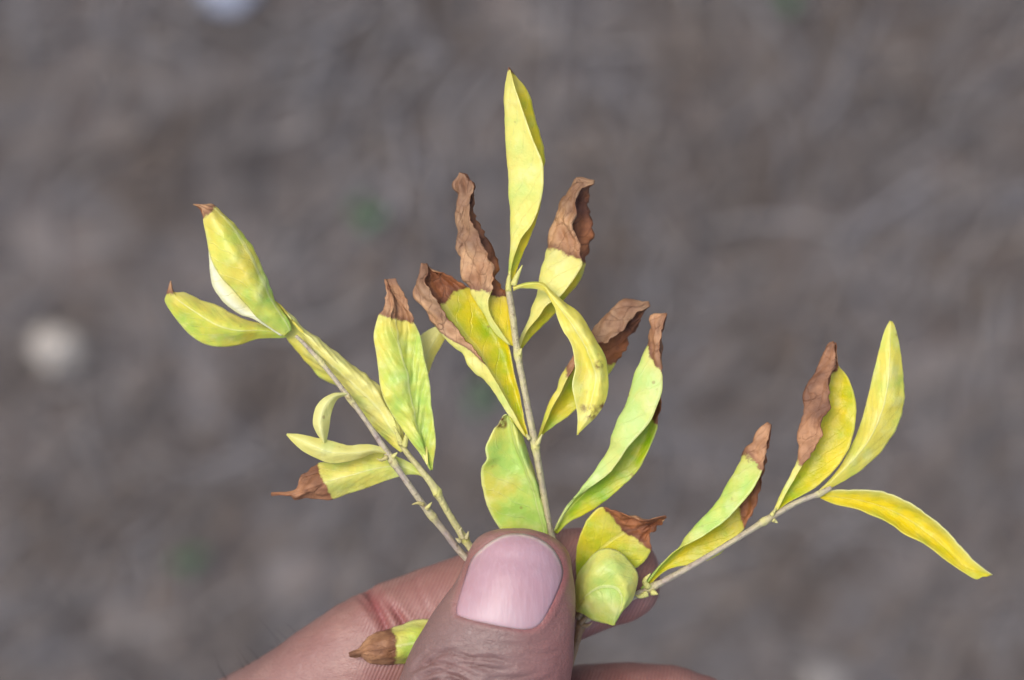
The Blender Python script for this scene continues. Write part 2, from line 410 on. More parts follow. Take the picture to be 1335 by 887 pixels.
limbs = [
    # thumb, from the wrist to its tip
    tube([(470, 1420, -150, 150, 110), (505, 1260, -105, 138, 105), (560, 1120, -40, 112, 92), (596, 1010, 5, 100, 84), (618, 935, 26, 108, 80),
          (636, 885, 33, 107, 78), (649, 850, 36, 101, 76), (659, 820, 37, 94, 74), (670, 782, 36, 82, 70), (675, 752, 33, 74, 65), (677, 735, 30, 68, 58)], cap=0.69, e=2.05),
    # forefinger
    tube([(250, 1012, -190, 100, 92), (370, 932, -160, 80, 82), (486, 853, -132, 78, 78), (578, 812, -126, 76, 74), (680, 779, -124, 78, 74),
          (752, 760, -114, 72, 66), (800, 754, -104, 60, 55)], cap=1.03),
    # middle, ring and little finger, curled below
    tube([(300, 1130, -240, 100, 95), (420, 1050, -225, 84, 84), (560, 985, -190, 80, 80), (740, 948, -160, 78, 76), (860, 940, -150, 73, 68), (905, 944, -150, 64, 60)], cap=0.9),
    tube([(330, 1250, -270, 95, 92), (450, 1170, -255, 80, 82), (590, 1110, -210, 76, 76), (740, 1080, -180, 72, 70), (850, 1080, -170, 60, 58)], cap=0.9),
    tube([(370, 1360, -280, 85, 85), (470, 1290, -265, 68, 70), (590, 1230, -220, 64, 64), (720, 1210, -200, 60, 58), (790, 1212, -195, 50, 48)], cap=0.9),
    # palm and forearm
    tube([(620, 2300, -260, 270, 200), (560, 1900, -240, 235, 165), (500, 1620, -225, 215, 140), (440, 1440, -225, 225, 140), (370, 1240, -235, 215, 130), (300, 1090, -215, 150, 110)], cap=0.35),
]
V, F = [], []
for v, f in limbs:
    o = sum(len(x) for x in V); V.append(v); F += [tuple(i + o for i in q) for q in f]
tmp = mesh_obj('hand_source', np.vstack(V), F, M_SKIN)
rm = tmp.modifiers.new('remesh', 'REMESH'); rm.mode = 'VOXEL'; rm.voxel_size = 2.7
dg = bpy.context.evaluated_depsgraph_get()
hand_me = bpy.data.meshes.new_from_object(tmp.evaluated_get(dg)); bpy.data.objects.remove(tmp)
nv = len(hand_me.vertices); hv = np.empty(nv * 3); hand_me.vertices.foreach_get('co', hv); hv = hv.reshape(-1, 3)
he = np.empty(len(hand_me.edges) * 2, int); hand_me.edges.foreach_get('vertices', he); he = he.reshape(-1, 2)
deg = np.bincount(he.ravel(), minlength=nv)[:, None].astype(float)
def lap(x):
    s = np.zeros_like(x)
    for c in range(x.shape[1]):
        s[:, c] = np.bincount(he[:, 0], x[he[:, 1], c], nv) + np.bincount(he[:, 1], x[he[:, 0], c], nv)
    return s / deg
for it in range(14): hv = hv + 0.6 * (lap(hv) - hv)
for it in range(14):                                     # soften where limbs meet, away from the finger ends
    p = proj(hv); k_ = np.clip((p[:, 1] - 900) / 150, 0, 1)[:, None] * 0.6
    hv = hv + k_ * (lap(hv) - hv)
def normals():
    hand_me.vertices.foreach_set('co', hv.ravel()); hand_me.update()
    nn = np.empty(nv * 3); hand_me.vertex_normals.foreach_get('vector', nn); return nn.reshape(-1, 3)
nrm = normals(); pp = proj(hv)
NAIL = [(595.7, 802.5), (612, 808), (631, 812.5), (659, 818), (686, 821), (703, 815), (717, 794), (727.5, 771), (734, 752), (733, 737), (722, 717), (705, 703), (684, 696),
        (663, 696), (645, 703), (628, 715), (614, 730), (605, 755), (598, 778), (594, 794)]
nail_loop = resample(np.array([(x, y, 0) for x, y in NAIL + NAIL[:1]], float), 97)[:-1, :2]
is_thumb = (hv[:, 2] > -25) & (nrm[:, 2] > 0.05) & (pp[:, 0] > 480) & (pp[:, 1] < 1000)
bvh = BVHTree.FromPolygons([tuple(v) for v in hv], [tuple(p.vertices) for p in hand_me.polygons])
def surf_z(px, py):
    """height of the thumb's surface where the sight line through px,py meets it"""
    a = Vector(U(px, py, 300)); b = Vector(U(px, py, -300)); h = bvh.ray_cast(a, (b - a).normalized())
    return h[0].z if h[0] else 0.0
# nail plate heights, taken from the bare thumb before its nail bed is pressed in
ctr = np.array([666.0, 757.0]); NR, NA = 22, len(nail_loop); nz = np.zeros((NR + 1, NA))
for r_ in range(NR + 1):
    for a_ in range(NA):
        q = ctr + (nail_loop[a_] - ctr) * (r_ / NR); nz[r_, a_] = surf_z(*q)
# signed distance to the nail outline (negative inside)
idx = np.where(is_thumb)[0]; q = pp[idx]; dist, par = seg_dist(q, np.vstack([nail_loop, nail_loop[:1]]))
sd = np.where(in_poly(q, nail_loop), -dist, dist)
distal = np.clip((735 - q[:, 1] + 0.1 * (q[:, 0] - 670)) / 26, 0, 1)           # 1 towards the free edge
disp = np.where(sd < 0, -7.5 * np.clip(-sd / 5, 0, 1), 0) - 0.7 * np.exp(-(sd / 3.0) ** 2)
disp += (1 - distal) * 1.3 * np.exp(-((sd - 6) / 5) ** 2) + distal * -2.0 * np.exp(-((sd - 1) / 4) ** 2)
hv[idx] += nrm[idx] * disp[:, None]
crease_shade = np.zeros(nv); red = np.zeros(nv); dors = np.zeros(nv)  # alpha mask darkens crease lines, painted shade the soft light barely gives
red[idx] += 0.35 * np.exp(-((sd - 1) / 3.5) ** 2) * (1 - 0.7 * distal)
# creases: (points, depth, half width, redness)
CREASE = [([(552, 872), (562, 860), (580, 850), (600, 852), (622, 862)], 3, 2.6, 0.0), ([(556, 892), (572, 884), (592, 884), (612, 894)], 4, 2.8, 0.0), ([(600, 866), (622, 868), (648, 872), (672, 874)], 2.4, 2.6, 0.0),
          ([(542, 866), (550, 858), (560, 853)], 3, 2.6, 0.0), ([(570, 872), (584, 870), (598, 880), (612, 888)], 3, 2.6, 0.0), ([(632, 892), (660, 898), (690, 898)], 3, 2.8, 0.0), ([(688, 850), (712, 852), (732, 848)], 1.6, 2.6, 0.0),
          ([(472, 760), (482, 776), (492, 795), (501, 814), (508, 832)], 8, 6.5, 0.9), ([(508, 786), (518, 801), (525, 811), (534, 826)], 6, 5, 0.75),
          ([(463, 774), (476, 788), (488, 806)], 2.2, 4, 0.35), ([(490, 764), (500, 782), (507, 800)], 1.6, 4, 0.3), ([(540, 752), (548, 775), (560, 800)], 1.0, 4, 0.1),
          ([(560, 850), (588, 853), (612, 858), (640, 859), (668, 866)], 4, 3.6, 0.1), ([(538, 874), (555, 866), (574, 865), (596, 871), (620, 884)], 6, 3.6, 0.15),
          ([(545, 884), (566, 876), (584, 878), (604, 888), (628, 897)], 6, 3.6, 0.15), ([(552, 861), (575, 857), (600, 864), (630, 872), (655, 878)], 3.6, 3.4, 0.1),
          ([(530, 896), (560, 890), (590, 896), (640, 906)], 6, 4, 0.15), ([(576, 846), (600, 846), (630, 849)], 2.6, 3.4, 0.0), ([(640, 884), (676, 884), (705, 876)], 2.8, 3.6, 0.0),
          ([(535, 910), (580, 908), (640, 918), (700, 915)], 4, 4.5, 0.15), ([(600, 836), (640, 842), (690, 842), (716, 834)], 1.2, 4, 0.0),
          ([(836, 700), (842, 716), (846, 735)], 0.8, 4, 0.0), ([(660, 892), (690, 890), (720, 884)], 3, 4, 0.05)]
pp = proj(hv)
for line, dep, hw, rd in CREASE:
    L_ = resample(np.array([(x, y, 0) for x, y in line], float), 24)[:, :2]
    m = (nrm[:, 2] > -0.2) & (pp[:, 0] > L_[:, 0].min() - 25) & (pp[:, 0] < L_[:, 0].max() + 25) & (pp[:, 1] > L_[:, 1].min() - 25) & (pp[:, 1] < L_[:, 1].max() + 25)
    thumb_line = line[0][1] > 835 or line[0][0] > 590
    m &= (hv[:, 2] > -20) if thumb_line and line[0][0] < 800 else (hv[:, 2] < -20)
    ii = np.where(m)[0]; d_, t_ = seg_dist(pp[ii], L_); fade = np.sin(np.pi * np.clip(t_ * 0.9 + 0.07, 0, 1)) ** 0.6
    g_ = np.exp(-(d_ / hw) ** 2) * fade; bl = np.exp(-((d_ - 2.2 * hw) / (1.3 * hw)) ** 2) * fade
    hv[ii] += nrm[ii] * (-dep * g_ + 0.22 * dep * bl)[:, None]; crease_shade[ii] += (0.45 if thumb_line else 0.15) * np.exp(-(d_ / (hw * 0.75)) ** 2) * fade * min(1, dep / 4); red[ii] += rd * np.exp(-(d_ / (hw * 1.1)) ** 2) * fade
# slow unevenness of flesh
for s0, am in ((45, 1.5), (18, 0.5)):
    sel = np.where(pp[:, 1] < 1050)[0]
    ns = np.array([mnoise.noise(Vector(hv[i] / s0)) for i in sel]); hv[sel] += nrm[sel] * (am * ns)[:, None]
nrm = normals(); pp = proj(hv)
thumb = np.clip((hv[:, 2] + 18) / 20, 0, 1) * (pp[:, 0] > 470)
dors = thumb * np.clip((pp[:, 1] - 700) / 130, 0.25, 1) * np.clip(1.15 - (pp[:, 0] - 640) / 130, 0.12, 1)
red += thumb * 0.42 * np.clip((pp[:, 0] - 650) / 90, 0, 1)
red += (1 - thumb) * 0.12 * np.clip((pp[:, 0] - 720) / 80, 0, 1)  # shade on the fingertip side, painted in as redness
red += (1 - thumb) * 0.22 * np.exp(-(((pp[:, 0] - 560) / 70) ** 2 + ((pp[:, 1] - 820) / 40) ** 2))
dors += (1 - thumb) * 0.75 * np.clip((430 - pp[:, 0]) / 150, 0, 1) * np.clip((870 - pp[:, 1] + (430 - pp[:, 0]) * .8) / 60, 0, 1)
ridge = (1 - thumb) * np.clip((pp[:, 0] - 455) / 40, 0, 1)
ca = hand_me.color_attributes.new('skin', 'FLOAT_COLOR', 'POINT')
ca.data.foreach_set('color', np.stack([np.clip(red, 0, 1), np.clip(dors, 0, 1), np.clip(ridge, 0, 1), np.clip(crease_shade, 0, 1)], 1).ravel())
base = W(U(620, 2300, -260))
hand_me.vertices.foreach_set('co', (W(hv) - base).ravel()); hand_me.polygons.foreach_set('use_smooth', [True] * len(hand_me.polygons)); hand_me.update()
hand_me.materials.clear(); hand_me.materials.append(M_SKIN)
hand = link(bpy.data.objects.new('hand', hand_me)); hand.location = base
tag(hand, 'hand pinching the yellowing sprig between thumb and forefinger', 'hand')

nvts, nfac, nat = [], [], []
def nail_pt(r_, a_):
    f = r_ / NR; q = ctr + (nail_loop[a_] - ctr) * f
    zs = nz[r_].copy() if r_ == 0 else nz[r_]
    z = 0.25 * zs[a_ - 1] + 0.5 * zs[a_] + 0.25 * zs[(a_ + 1) % NA]
    top = np.clip((725 - q[1]) / 20, 0, 1)
    z = z + 1.2 - (1.9 - 1.4 * top) * f ** 12
    return U(q[0], q[1], z), q
for r_ in range(NR + 1):
    for a_ in range(NA if r_ else 1):
        p_, q_ = nail_pt(r_, a_); nvts.append(W(p_) - base); f = r_ / NR
        dt = np.clip((742 - q_[1]) / 22, 0, 1)
        fr = np.clip((f - 0.915) / 0.05, 0, 1) * dt + 0.45 * np.clip((f - 0.955) / 0.03, 0, 1) * np.clip((q_[1] - 800) / 8, 0, 1)
        lu = math.exp(-(((q_[0] - 652) / 52) ** 2 + ((q_[1] - 812) / 26) ** 2))
        nat.append((1.0 * fr, lu, np.clip((f - 0.95) / 0.05, 0, 1) * (1 - dt) * np.clip((806 - q_[1]) / 14, 0, 1) * 0.6, 1))
for a_ in range(NA): nfac.append((0, 1 + a_, 1 + (a_ + 1) % NA))
for r_ in range(1, NR):
    b0, b1 = 1 + (r_ - 1) * NA, 1 + r_ * NA
    for a_ in range(NA): nfac.append((b0 + a_, b1 + a_, b1 + (a_ + 1) % NA, b0 + (a_ + 1) % NA))
nfac = [f[::-1] for f in nfac]
nail = mesh_obj('thumbnail', nvts, nfac, M_NAIL, hand)
na_ = nail.data.color_attributes.new('nail', 'FLOAT_COLOR', 'POINT'); na_.data.foreach_set('color', np.array(nat, float).ravel())
sm = nail.modifiers.new('thickness', 'SOLIDIFY'); sm.thickness = 3.5 * S; sm.offset = -1
if Vector(nail.data.polygons[len(nail.data.polygons) // 2].normal).z < 0: nail.data.flip_normals()
tag(nail, 'broad pink thumbnail with a pale free edge')

def strands(name, paths, radius, mat, parent, origin, label=None):
    V, F = [], []
    for P in paths:
        C = resample(np.array(P), 12); o = len(V); T = np.gradient(C, axis=0)
        for j in range(12):
            t = T[j] / np.linalg.norm(T[j]); a = np.cross(t, [0.3, 0.2, 0.93]); a /= np.linalg.norm(a); b = np.cross(t, a); rr = radius * (1 - 0.8 * j / 11)
            for q in range(4): V.append(W(C[j] + rr * (math.cos(q * 1.571) * a + math.sin(q * 1.571) * b)) - origin)
        for j in range(11):
            for q in range(4): F.append((o + 4 * j + q, o + 4 * j + (q + 1) % 4, o + 4 * j + 4 + (q + 1) % 4, o + 4 * j + 4 + q))
    ob = mesh_obj(name, V, F, mat, parent)
    if label: tag(ob, label)
    return ob
M_HAIR = plain('dark_hair', lin(30, 26, 26), lin(44, 38, 38), 100, 0.5)
bvh = BVHTree.FromPolygons([tuple(v) for v in hv], [tuple(p.vertices) for p in hand_me.polygons])
paths = []
for i in range(16):
    t = rnd.random(); x, y = 300 + 92 * t + rnd.uniform(-10, 10), 905 - 78 * t + rnd.uniform(-8, 10); r0 = bvh.find_nearest(Vector(U(x, y, -150)))
    p0 = np.array(r0[0]); nn = np.array(r0[1]); g = np.array([rnd.gauss(-0.5, 0.6), rnd.gauss(0.6, 0.5), rnd.gauss(0, 0.4)]); Lh = rnd.uniform(10, 30)
    paths.append([p0 - nn * 2, p0 + nn * Lh * 0.35 + g * Lh * 0.15, p0 + nn * Lh * 0.55 + g * Lh * 0.5, p0 + nn * Lh * 0.6 + g * Lh * 0.9])
tag(strands('finger_hair', paths, 0.34, M_HAIR, hand, base, 'sparse dark hairs on the forefinger'), kind='stuff')

# ------------------------------------------------------------------ the sprig
SB = W(U(725, 945, -48))
sprig = bpy.data.objects.new('leafy_sprig', None); link(sprig); sprig.location = SB; sprig.empty_display_size = 0.01
tag(sprig, 'sprig of yellowing leaves with brown dry tips held between thumb and forefinger', 'sprig')

def twig(path, nodes, label, tint=(0, 0.3), name='twig', extra=()):
    """path (px,py,z,radius); nodes: fractions where the stem swells"""
    P = np.array([np.r_[U(x, y, z), r] for x, y, z, r in path]); n = 120; C = resample(P, n); T = np.gradient(C[:, :3], axis=0); T /= np.linalg.norm(T, axis=1)[:, None]
    V, F, A = [], [], []; ring = 14
    for j in range(n):
        t = T[j]; a = np.cross(t, [0, 0, 1.0]); a /= np.linalg.norm(a); b = np.cross(a, t); f = j / (n - 1)
        sw = sum(0.16 * math.exp(-((f - q) / 0.009) ** 2) + 0.20 * math.exp(-((f - q - 0.008) / 0.022) ** 2) for q in nodes)
        for q in range(ring):
            an = 2 * math.pi * q / ring; rr = 0.81 * C[j, 3] * (1 + sw * (0.7 + 0.5 * abs(math.cos(an))) + (0.12 + 0.5 * sw) * mnoise.noise(Vector((j * 0.45, q * 0.9, P[0, 0]))) + 0.10 * math.cos(4 * an))
            V.append(W(C[j, :3] + rr * (math.cos(an) * a + math.sin(an) * b)) - SB)
            g = tint[1] + 0.75 * min(1, sw * 2.0)
            A.append((tint[0], min(1, g), 0, 1))
    F = [(j * ring + i, j * ring + (i + 1) % ring, (j + 1) * ring + (i + 1) % ring, (j + 1) * ring + i) for j in range(n - 1) for i in range(ring)]
    F += [tuple(range(ring))[::-1], tuple((n - 1) * ring + i for i in range(ring))]
    ob = mesh_obj(name, V, F, M_TWIG, sprig); at = ob.data.color_attributes.new('tint', 'FLOAT_COLOR', 'POINT'); at.data.foreach_set('color', np.array(A, float).ravel())
    tag(ob, label)
    return ob
def spur(twg, pts, r, dry=0.0, green=0.8, name='bud'):
    P = np.array([U(*p) for p in pts]); C = resample(P, 10); V, F, A = [], [], []; T = np.gradient(C, axis=0)
    for j in range(10):
        t = T[j] / np.linalg.norm(T[j]); a = np.cross(t, [0.1, 0.1, 1.0]); a /= np.linalg.norm(a); b = np.cross(a, t); rr = r * (1 - 0.85 * (j / 9) ** 1.5)
        for q in range(8): an = q * math.pi / 4; V.append(W(C[j] + rr * (math.cos(an) * a + math.sin(an) * b)) - SB); A.append((dry, green, 0, 1))
    F = [(j * 8 + i, j * 8 + (i + 1) % 8, (j + 1) * 8 + (i + 1) % 8, (j + 1) * 8 + i) for j in range(9) for i in range(8)] + [tuple(range(8))[::-1], tuple(72 + i for i in range(8))]
    ob = mesh_obj(name, V, F, M_TWIG, twg); at = ob.data.color_attributes.new('tint', 'FLOAT_COLOR', 'POINT'); at.data.foreach_set('color', np.array(A, float).ravel())

LEAFN = 0
def leaf(twg, curves, upper=True, dry=None, green=0.3, pale=0.0, spots=(), label=None, wr=1.0, dryw=1.0, nt=88, zoff=0, thick=1.3, quilt=0.12, rust=0.0):
    """blade through lengthwise curves, listed left to right looking from base to tip; each curve: points (px,py,z).
    upper: the blade's upper side is the one facing the lens where curves run left to right.
    dry: per curve, the picture point where it turns brown (None: never). green, pale: number or per curve (base, tip)."""
    global LEAFN; LEAFN += 1; sd_ = LEAFN * 17.3; rr = random.Random(LEAFN)
    K = len(curves); ns = 10 if K > 3 else 14
    G = np.array([resample(np.array([U(p[0], p[1], p[2] + zoff) for p in c]), nt) for c in curves])     # K,nt,3
    tb = []
    for c in range(K):
        if dry is None or dry[c] is None: tb.append(None); continue
        pr = proj(G[c]); tb.append(int(np.argmin(np.hypot(pr[:, 0] - dry[c][0], pr[:, 1] - dry[c][1]))))
    L = [np.r_[0, np.cumsum(np.linalg.norm(np.diff(G[c], axis=0), axis=1))] for c in range(K)]
    DR = np.array([(L[c] - (L[c][tb[c]] if tb[c] is not None else L[c][-1] + 60)) for c in range(K)])       # signed distance past the boundary
    def per(v):
        v = [v] * K if not isinstance(v, (list,)) else v
        return np.array([np.linspace(*(x if isinstance(x, tuple) else (x, x)), nt) for x in v])
    GR, PA = per(green), per(pale)
    rows_p, rows_d, rows_g, rows_a = [], [], [], []
    m = (K - 1) * ns + 1
    Pg = np.zeros((nt, m, 3)); Dg = np.zeros((nt, m)); Gg = np.zeros((nt, m)); Ag = np.zeros((nt, m))
    for j in range(nt):
        Pg[j] = catmull(G[:, j], ns)
        x = np.linspace(0, K - 1, m)
        Dg[j] = np.interp(x, range(K), DR[:, j]); Gg[j] = np.interp(x, range(K), GR[:, j]); Ag[j] = np.interp(x, range(K), PA[:, j])
    dt_, ds_ = np.gradient(Pg, axis=0), np.gradient(Pg, axis=1)
    N = np.cross(ds_, dt_); ln = np.linalg.norm(N, axis=2, keepdims=True); N = N / np.maximum(ln, 1e-6)
    tt = np.linspace(0, 1, nt)[:, None] * np.ones((1, m)); ss = np.linspace(0, 1, m)[None] * np.ones((nt, 1))
    wmask = np.clip(tt / 0.12, 0, 1) * np.clip((1 - tt) / 0.05, 0, 1); ed = np.abs(ss - 0.5) * 2
    wid = np.linalg.norm(np.diff(Pg, axis=1), axis=2).sum(1); wsc = np.clip(wid / 50, 0.15, 1)[:, None]
    dk = np.clip((Dg + 4) / 14, 0, 1) * dryw
    n1 = np.zeros((nt, m)); n2 = np.zeros((nt, m)); n3 = np.zeros((nt, m)); n4 = np.zeros((nt, m))
    lv = L[0][-1]; wv_ = np.cumsum(np.r_[0, np.linalg.norm(np.diff(Pg[nt // 2], axis=0), axis=1)])
    for j in range(nt):
        for i in range(m):
            v = Vector(Pg[j, i]); n1[j, i] = mnoise.noise(v / 30 + Vector((sd_, 0, 0))); n2[j, i] = mnoise.noise(v / 13 + Vector((0, sd_, 0))); n3[j, i] = mnoise.noise(v / 7 + Vector((0, 0, sd_))); n4[j, i] = mnoise.noise(Vector((lv * j / nt / 34 + wv_[i] / 60, wv_[i] / 15 + n1[j, i] * 0.7, sd_)))
    vn = np.sin(2 * np.pi * (tt * 9 - np.abs(ss - 0.5) * 6)) * np.sin(np.pi * np.clip(ed, 0, 1)) 
    dsp = wr * (2.1 * n1 + 1.0 * n2 + 0.35 * n3) * (1 - 0.6 * dk) + quilt * vn * (1 - dk) + dk * (5.0 * (0.45 - 2.2 * np.abs(n4)) + 1.2 * n2 + 1.1 * n3)
    Pg = Pg + N * (dsp * wmask * wsc)[..., None]
    # frayed, wavy margins
    sl = ds_ / np.maximum(np.linalg.norm(ds_, axis=2, keepdims=True), 1e-6)
    fr = (ed ** 6) * (dk * (3.6 * n3 + 0.8 * n2) + 0.9 * n2 + 0.5 * n3) * wmask * np.minimum(1, wid / 30)[:, None]
    Pg = Pg + sl * fr[..., None]
    Dv = 0.5 + Dg / 130.0
    Dv = np.where(Dv > 0.5, 0.5 + np.clip((Dv - 0.5) * 1.0, 0, 0.5), np.clip(Dv, 0, 1))
    St = np.zeros((nt, m))
    if spots:
        q = proj(Pg.reshape(-1, 3)).reshape(nt, m, 2)
        for (x, y, r, a) in spots:
            d_ = np.hypot(q[..., 0] - x, q[..., 1] - y); St = np.maximum(St, a * np.clip(1.25 - d_ / r, 0, 1) ** 0.7)
    Vv = [W(p) - SB for p in Pg.reshape(-1, 3)]
    Ff = [(j * m + i, j * m + i + 1, (j + 1) * m + i + 1, (j + 1) * m + i) for j in range(nt - 1) for i in range(m - 1)]
    mats = [M_UP, M_LO] if upper else [M_LO, M_UP]
    ob = mesh_obj('leaf', Vv, Ff, mats, twg); me = ob.data
    at = me.color_attributes.new('tint', 'FLOAT_COLOR', 'POINT'); at.data.foreach_set('color', np.stack([np.clip(Dv, 0, 1), Gg, Ag, St], 2).ravel())
    ra = me.attributes.new('rust', 'FLOAT', 'POINT'); ra.data.foreach_set('value', np.full(nt * m, rust))
    uv = me.uv_layers.new(name='UVMap'); li = np.empty(len(me.loops), int); me.loops.foreach_get('vertex_index', li)
    uvs = np.stack([ss.ravel(), tt.ravel()], 1)[li]; uv.data.foreach_set('uv', uvs.ravel())
    sm = ob.modifiers.new('thickness', 'SOLIDIFY'); sm.thickness = thick * S; sm.offset = -1; sm.material_offset = 1; sm.use_rim = True; sm.material_offset_rim = 0
    if label: tag(ob, label)
    return ob
def Z(pts, *zs):
    """give a flat list of picture points a depth running through zs"""
    n = len(pts); z = np.interp(np.linspace(0, 1, n), np.linspace(0, 1, len(zs)), zs)
    return [(p[0], p[1], zz) for p, zz in zip(pts, z)]

# ---- woody base and middle twig
stem = twig([(725, 945, -48, 5.5), (737, 887, -47, 5.2), (748, 850, -46, 5.2), (757, 812, -46, 5.6), (752, 785, -47, 4.6), (737, 745, -46, 4.4)], [0.62], 'brown woody base of the sprig under the thumb', (1.0, 0.0), 'stem')
for pts in ([(757, 814, -44), (764, 806, -38), (770, 803, -36)], [(758, 816, -44), (766, 816, -38), (772, 812, -34)], [(754, 806, -44), (759, 799, -38), (764, 797, -36)]):
    spur(stem, pts, 4, 0.7, 0.2, 'leaf_scar')
mid = twig([(740, 752, -46, 4.6), (727, 720, -46, 4.8), (717, 690, -40, 4.8), (708, 640, -22, 4.9), (698, 582, -6, 5.2), (686, 520, 0, 4.7), (675, 462, 2, 5.0), (668, 410, 4, 5.0), (663, 378, 5, 4.6), (664, 364, 5, 3.2)],
           [0.455, 0.755], 'straight pale middle twig', (0.0, 0.35))
spur(mid, [(700, 580, -2), (704, 572, 2), (707, 566, 4)], 3.5); spur(mid, [(690, 572, 0), (686, 566, 4)], 3.0)
spur(mid, [(677, 462, 6), (680, 454, 8)], 3.2); spur(mid, [(669, 372, 6), (674, 360, 8), (681, 346, 10)], 4.2, 0, 1.0)
spur(mid, [(663, 380, 5), (663, 366, 6), (666, 350, 6)], 4.4, 0, 1.0)
# ---- left twigs
la = twig([(705, 812, -47, 4.6), (655, 768, -46, 4.6), (606, 726, -42, 5.0), (580, 694, -30, 4.8), (553, 660, -14, 5.0), (530, 628, -4, 4.4), (509, 597, 0, 4.8), (480, 553, 0, 3.7), (452, 515, -2, 3.8), (425, 480, -6, 3.3), (400, 452, -12, 3.0), (386, 438, -14, 2.6)],
          [0.405, 0.585, 0.775, 0.90], 'long thin greyish twig at the far left', (0.0, 0.12))
spur(la, [(552, 658, -10), (545, 656, -6), (537, 658, -4)], 3.0, 0.4, 0.7); spur(la, [(556, 664, -8), (563, 655, -4)], 3.2)
spur(la, [(505, 596, 4), (497, 600, 6), (491, 598, 6)], 3.2, 0.3, 0.8); spur(la, [(512, 596, 4), (518, 590, 6)], 3.2); spur(la, [(454, 517, 0), (459, 524, 2)], 3.2, 0.3, 0.6)
lb = twig([(712, 818, -47, 4.6), (660, 772, -46, 4.8), (619, 722, -40, 5.6), (604, 700, -34, 5.4), (585, 670, -22, 4.9), (566, 636, -10, 5.6), (548, 612, -8, 4.2), (530, 590, -10, 4.0), (521, 574, -12, 3.4)],
          [0.50, 0.735, 0.985], 'short pale twig beside the long left twig', (0.0, 0.62))
for pts in ([(604, 702, -28), (600, 692, -24), (602, 688, -22)], [(608, 702, -28), (611, 693, -22)], [(600, 706, -30), (594, 702, -26)]): spur(lb, pts, 3.2, 0.0, 0.5)
spur(lb, [(524, 580, -8), (518, 566, -4), (514, 556, -2)], 4.5, 0.0, 1.0); spur(lb, [(527, 582, -8), (530, 568, -2), (529, 558, 0)], 4.5, 0.0, 1.0)
# ---- right twig
rt = twig([(757, 812, -46, 4.6), (800, 790, -46, 4.6), (846, 768, -42, 5.4), (900, 739, -30, 4.4), (955, 706, -20, 4.3), (1006, 674, -14, 5.0), (1040, 655, -14, 4.0), (1068, 644, -14, 4.0), (1084, 636, -14, 3.2)],
          [0.27, 0.735, 0.95], 'slender pinkish twig reaching right', (0.0, 0.15))
for pts in ([(846, 766, -38), (840, 758, -34), (848, 748, -30)], [(850, 772, -38), (858, 775, -34)], [(844, 774, -38), (834, 778, -36), (828, 776, -36)]): spur(rt, pts, 4.5, 0.0, 0.95)
for pts in ([(1006, 672, -8), (1012, 662, -4)], [(1008, 678, -8), (1014, 682, -6)]): spur(rt, pts, 3.2)

# ---- leaves of the middle twig
leaf(mid, [Z([(665, 372), (668, 345), (680, 312), (695, 291), (707, 257), (709, 226), (706, 208), (696, 184), (687, 159), (679, 132), (672, 112), (668, 99), (665, 90)], 6, 12, 24, 26, 22, 10),
           Z([(662, 374), (665, 345), (667, 320), (667, 290), (665, 260), (664, 235), (661, 200), (659, 165), (659, 120), (661, 102), (664, 88)], 4, 2, 0, 0, 2, 4),
           Z([(667, 374), (676, 346), (689, 315), (698, 291), (705, 262), (707, 235), (710.5, 205), (706, 181), (699, 156), (692, 130), (685, 114), (674, 101), (665, 89)], 0, -12, -24, -24, -18, 0)],
     True, [(666, 92), (663, 93), (669, 98)], [(0.1, 0.0), (0.45, 0.1), 0.05], [(0.1, 0.35), (0.2, 0.3), 0.0], label='tall pale yellow folded leaf at the top')
leaf(mid, [Z([(666, 450), (655, 434), (641, 413), (637, 394), (643, 374), (644, 356), (638, 338), (629, 315), (622, 299), (615, 285), (613, 268), (617, 242), (607, 228)], 8, 18, 26, 26, 20, 12),
           Z([(663, 449), (643, 429), (630, 404), (617, 384), (611, 365), (604, 349), (598, 329), (596, 307), (596, 287), (598, 274), (597, 262), (599, 251), (594, 240), (600, 225)], 6, 10, 10, 6, 6),
           Z([(672, 452), (671, 435), (667, 405), (660, 386), (649, 366), (649, 345), (639, 318), (631, 303), (621, 289), (616, 272), (618, 243), (609, 227)], 2, -4, -10, -8, 2)],
     True, [(641, 381), (613, 379), (656, 391)], [0.1, 0.15, 0.05], [0.35, 0.2, 0.0], label='leaf with a long twisted brown dry tip', dryw=1.15)
leaf(mid, [Z([(687, 570), (664, 527), (640, 485), (623, 461), (604, 438), (586, 416), (571, 394), (561, 377), (554, 366), (559, 355), (557, 345)], 4, 12, 16, 18, 8, 0),
           Z([(684, 568), (661, 537), (634, 495), (622, 487), (611, 474), (603, 460), (584, 444), (562, 412), (545, 386), (542, 376), (546, 360), (550, 343)], 2, 6, 6, 4, 4),
           Z([(688, 572), (672, 520), (650, 462), (625, 420), (600, 388), (575, 364), (554, 344)], 0, -14, -20, -14, -4),
           Z([(690, 576), (680, 537), (671, 490), (663, 451), (645, 405), (626, 383), (610, 374), (592, 363), (576, 356), (561, 352), (556, 344)], 0, -8, -12, -8, -2)],
     True, [(634, 476), (564, 415), (588, 385), (611, 375)], [0.1, 0.15, (0.35, 0.75), (0.0, 0.3)], [0.2, 0.35, 0.0, 0.0], label='broad yellow-green leaf with a brown rolled edge', zoff=-8)
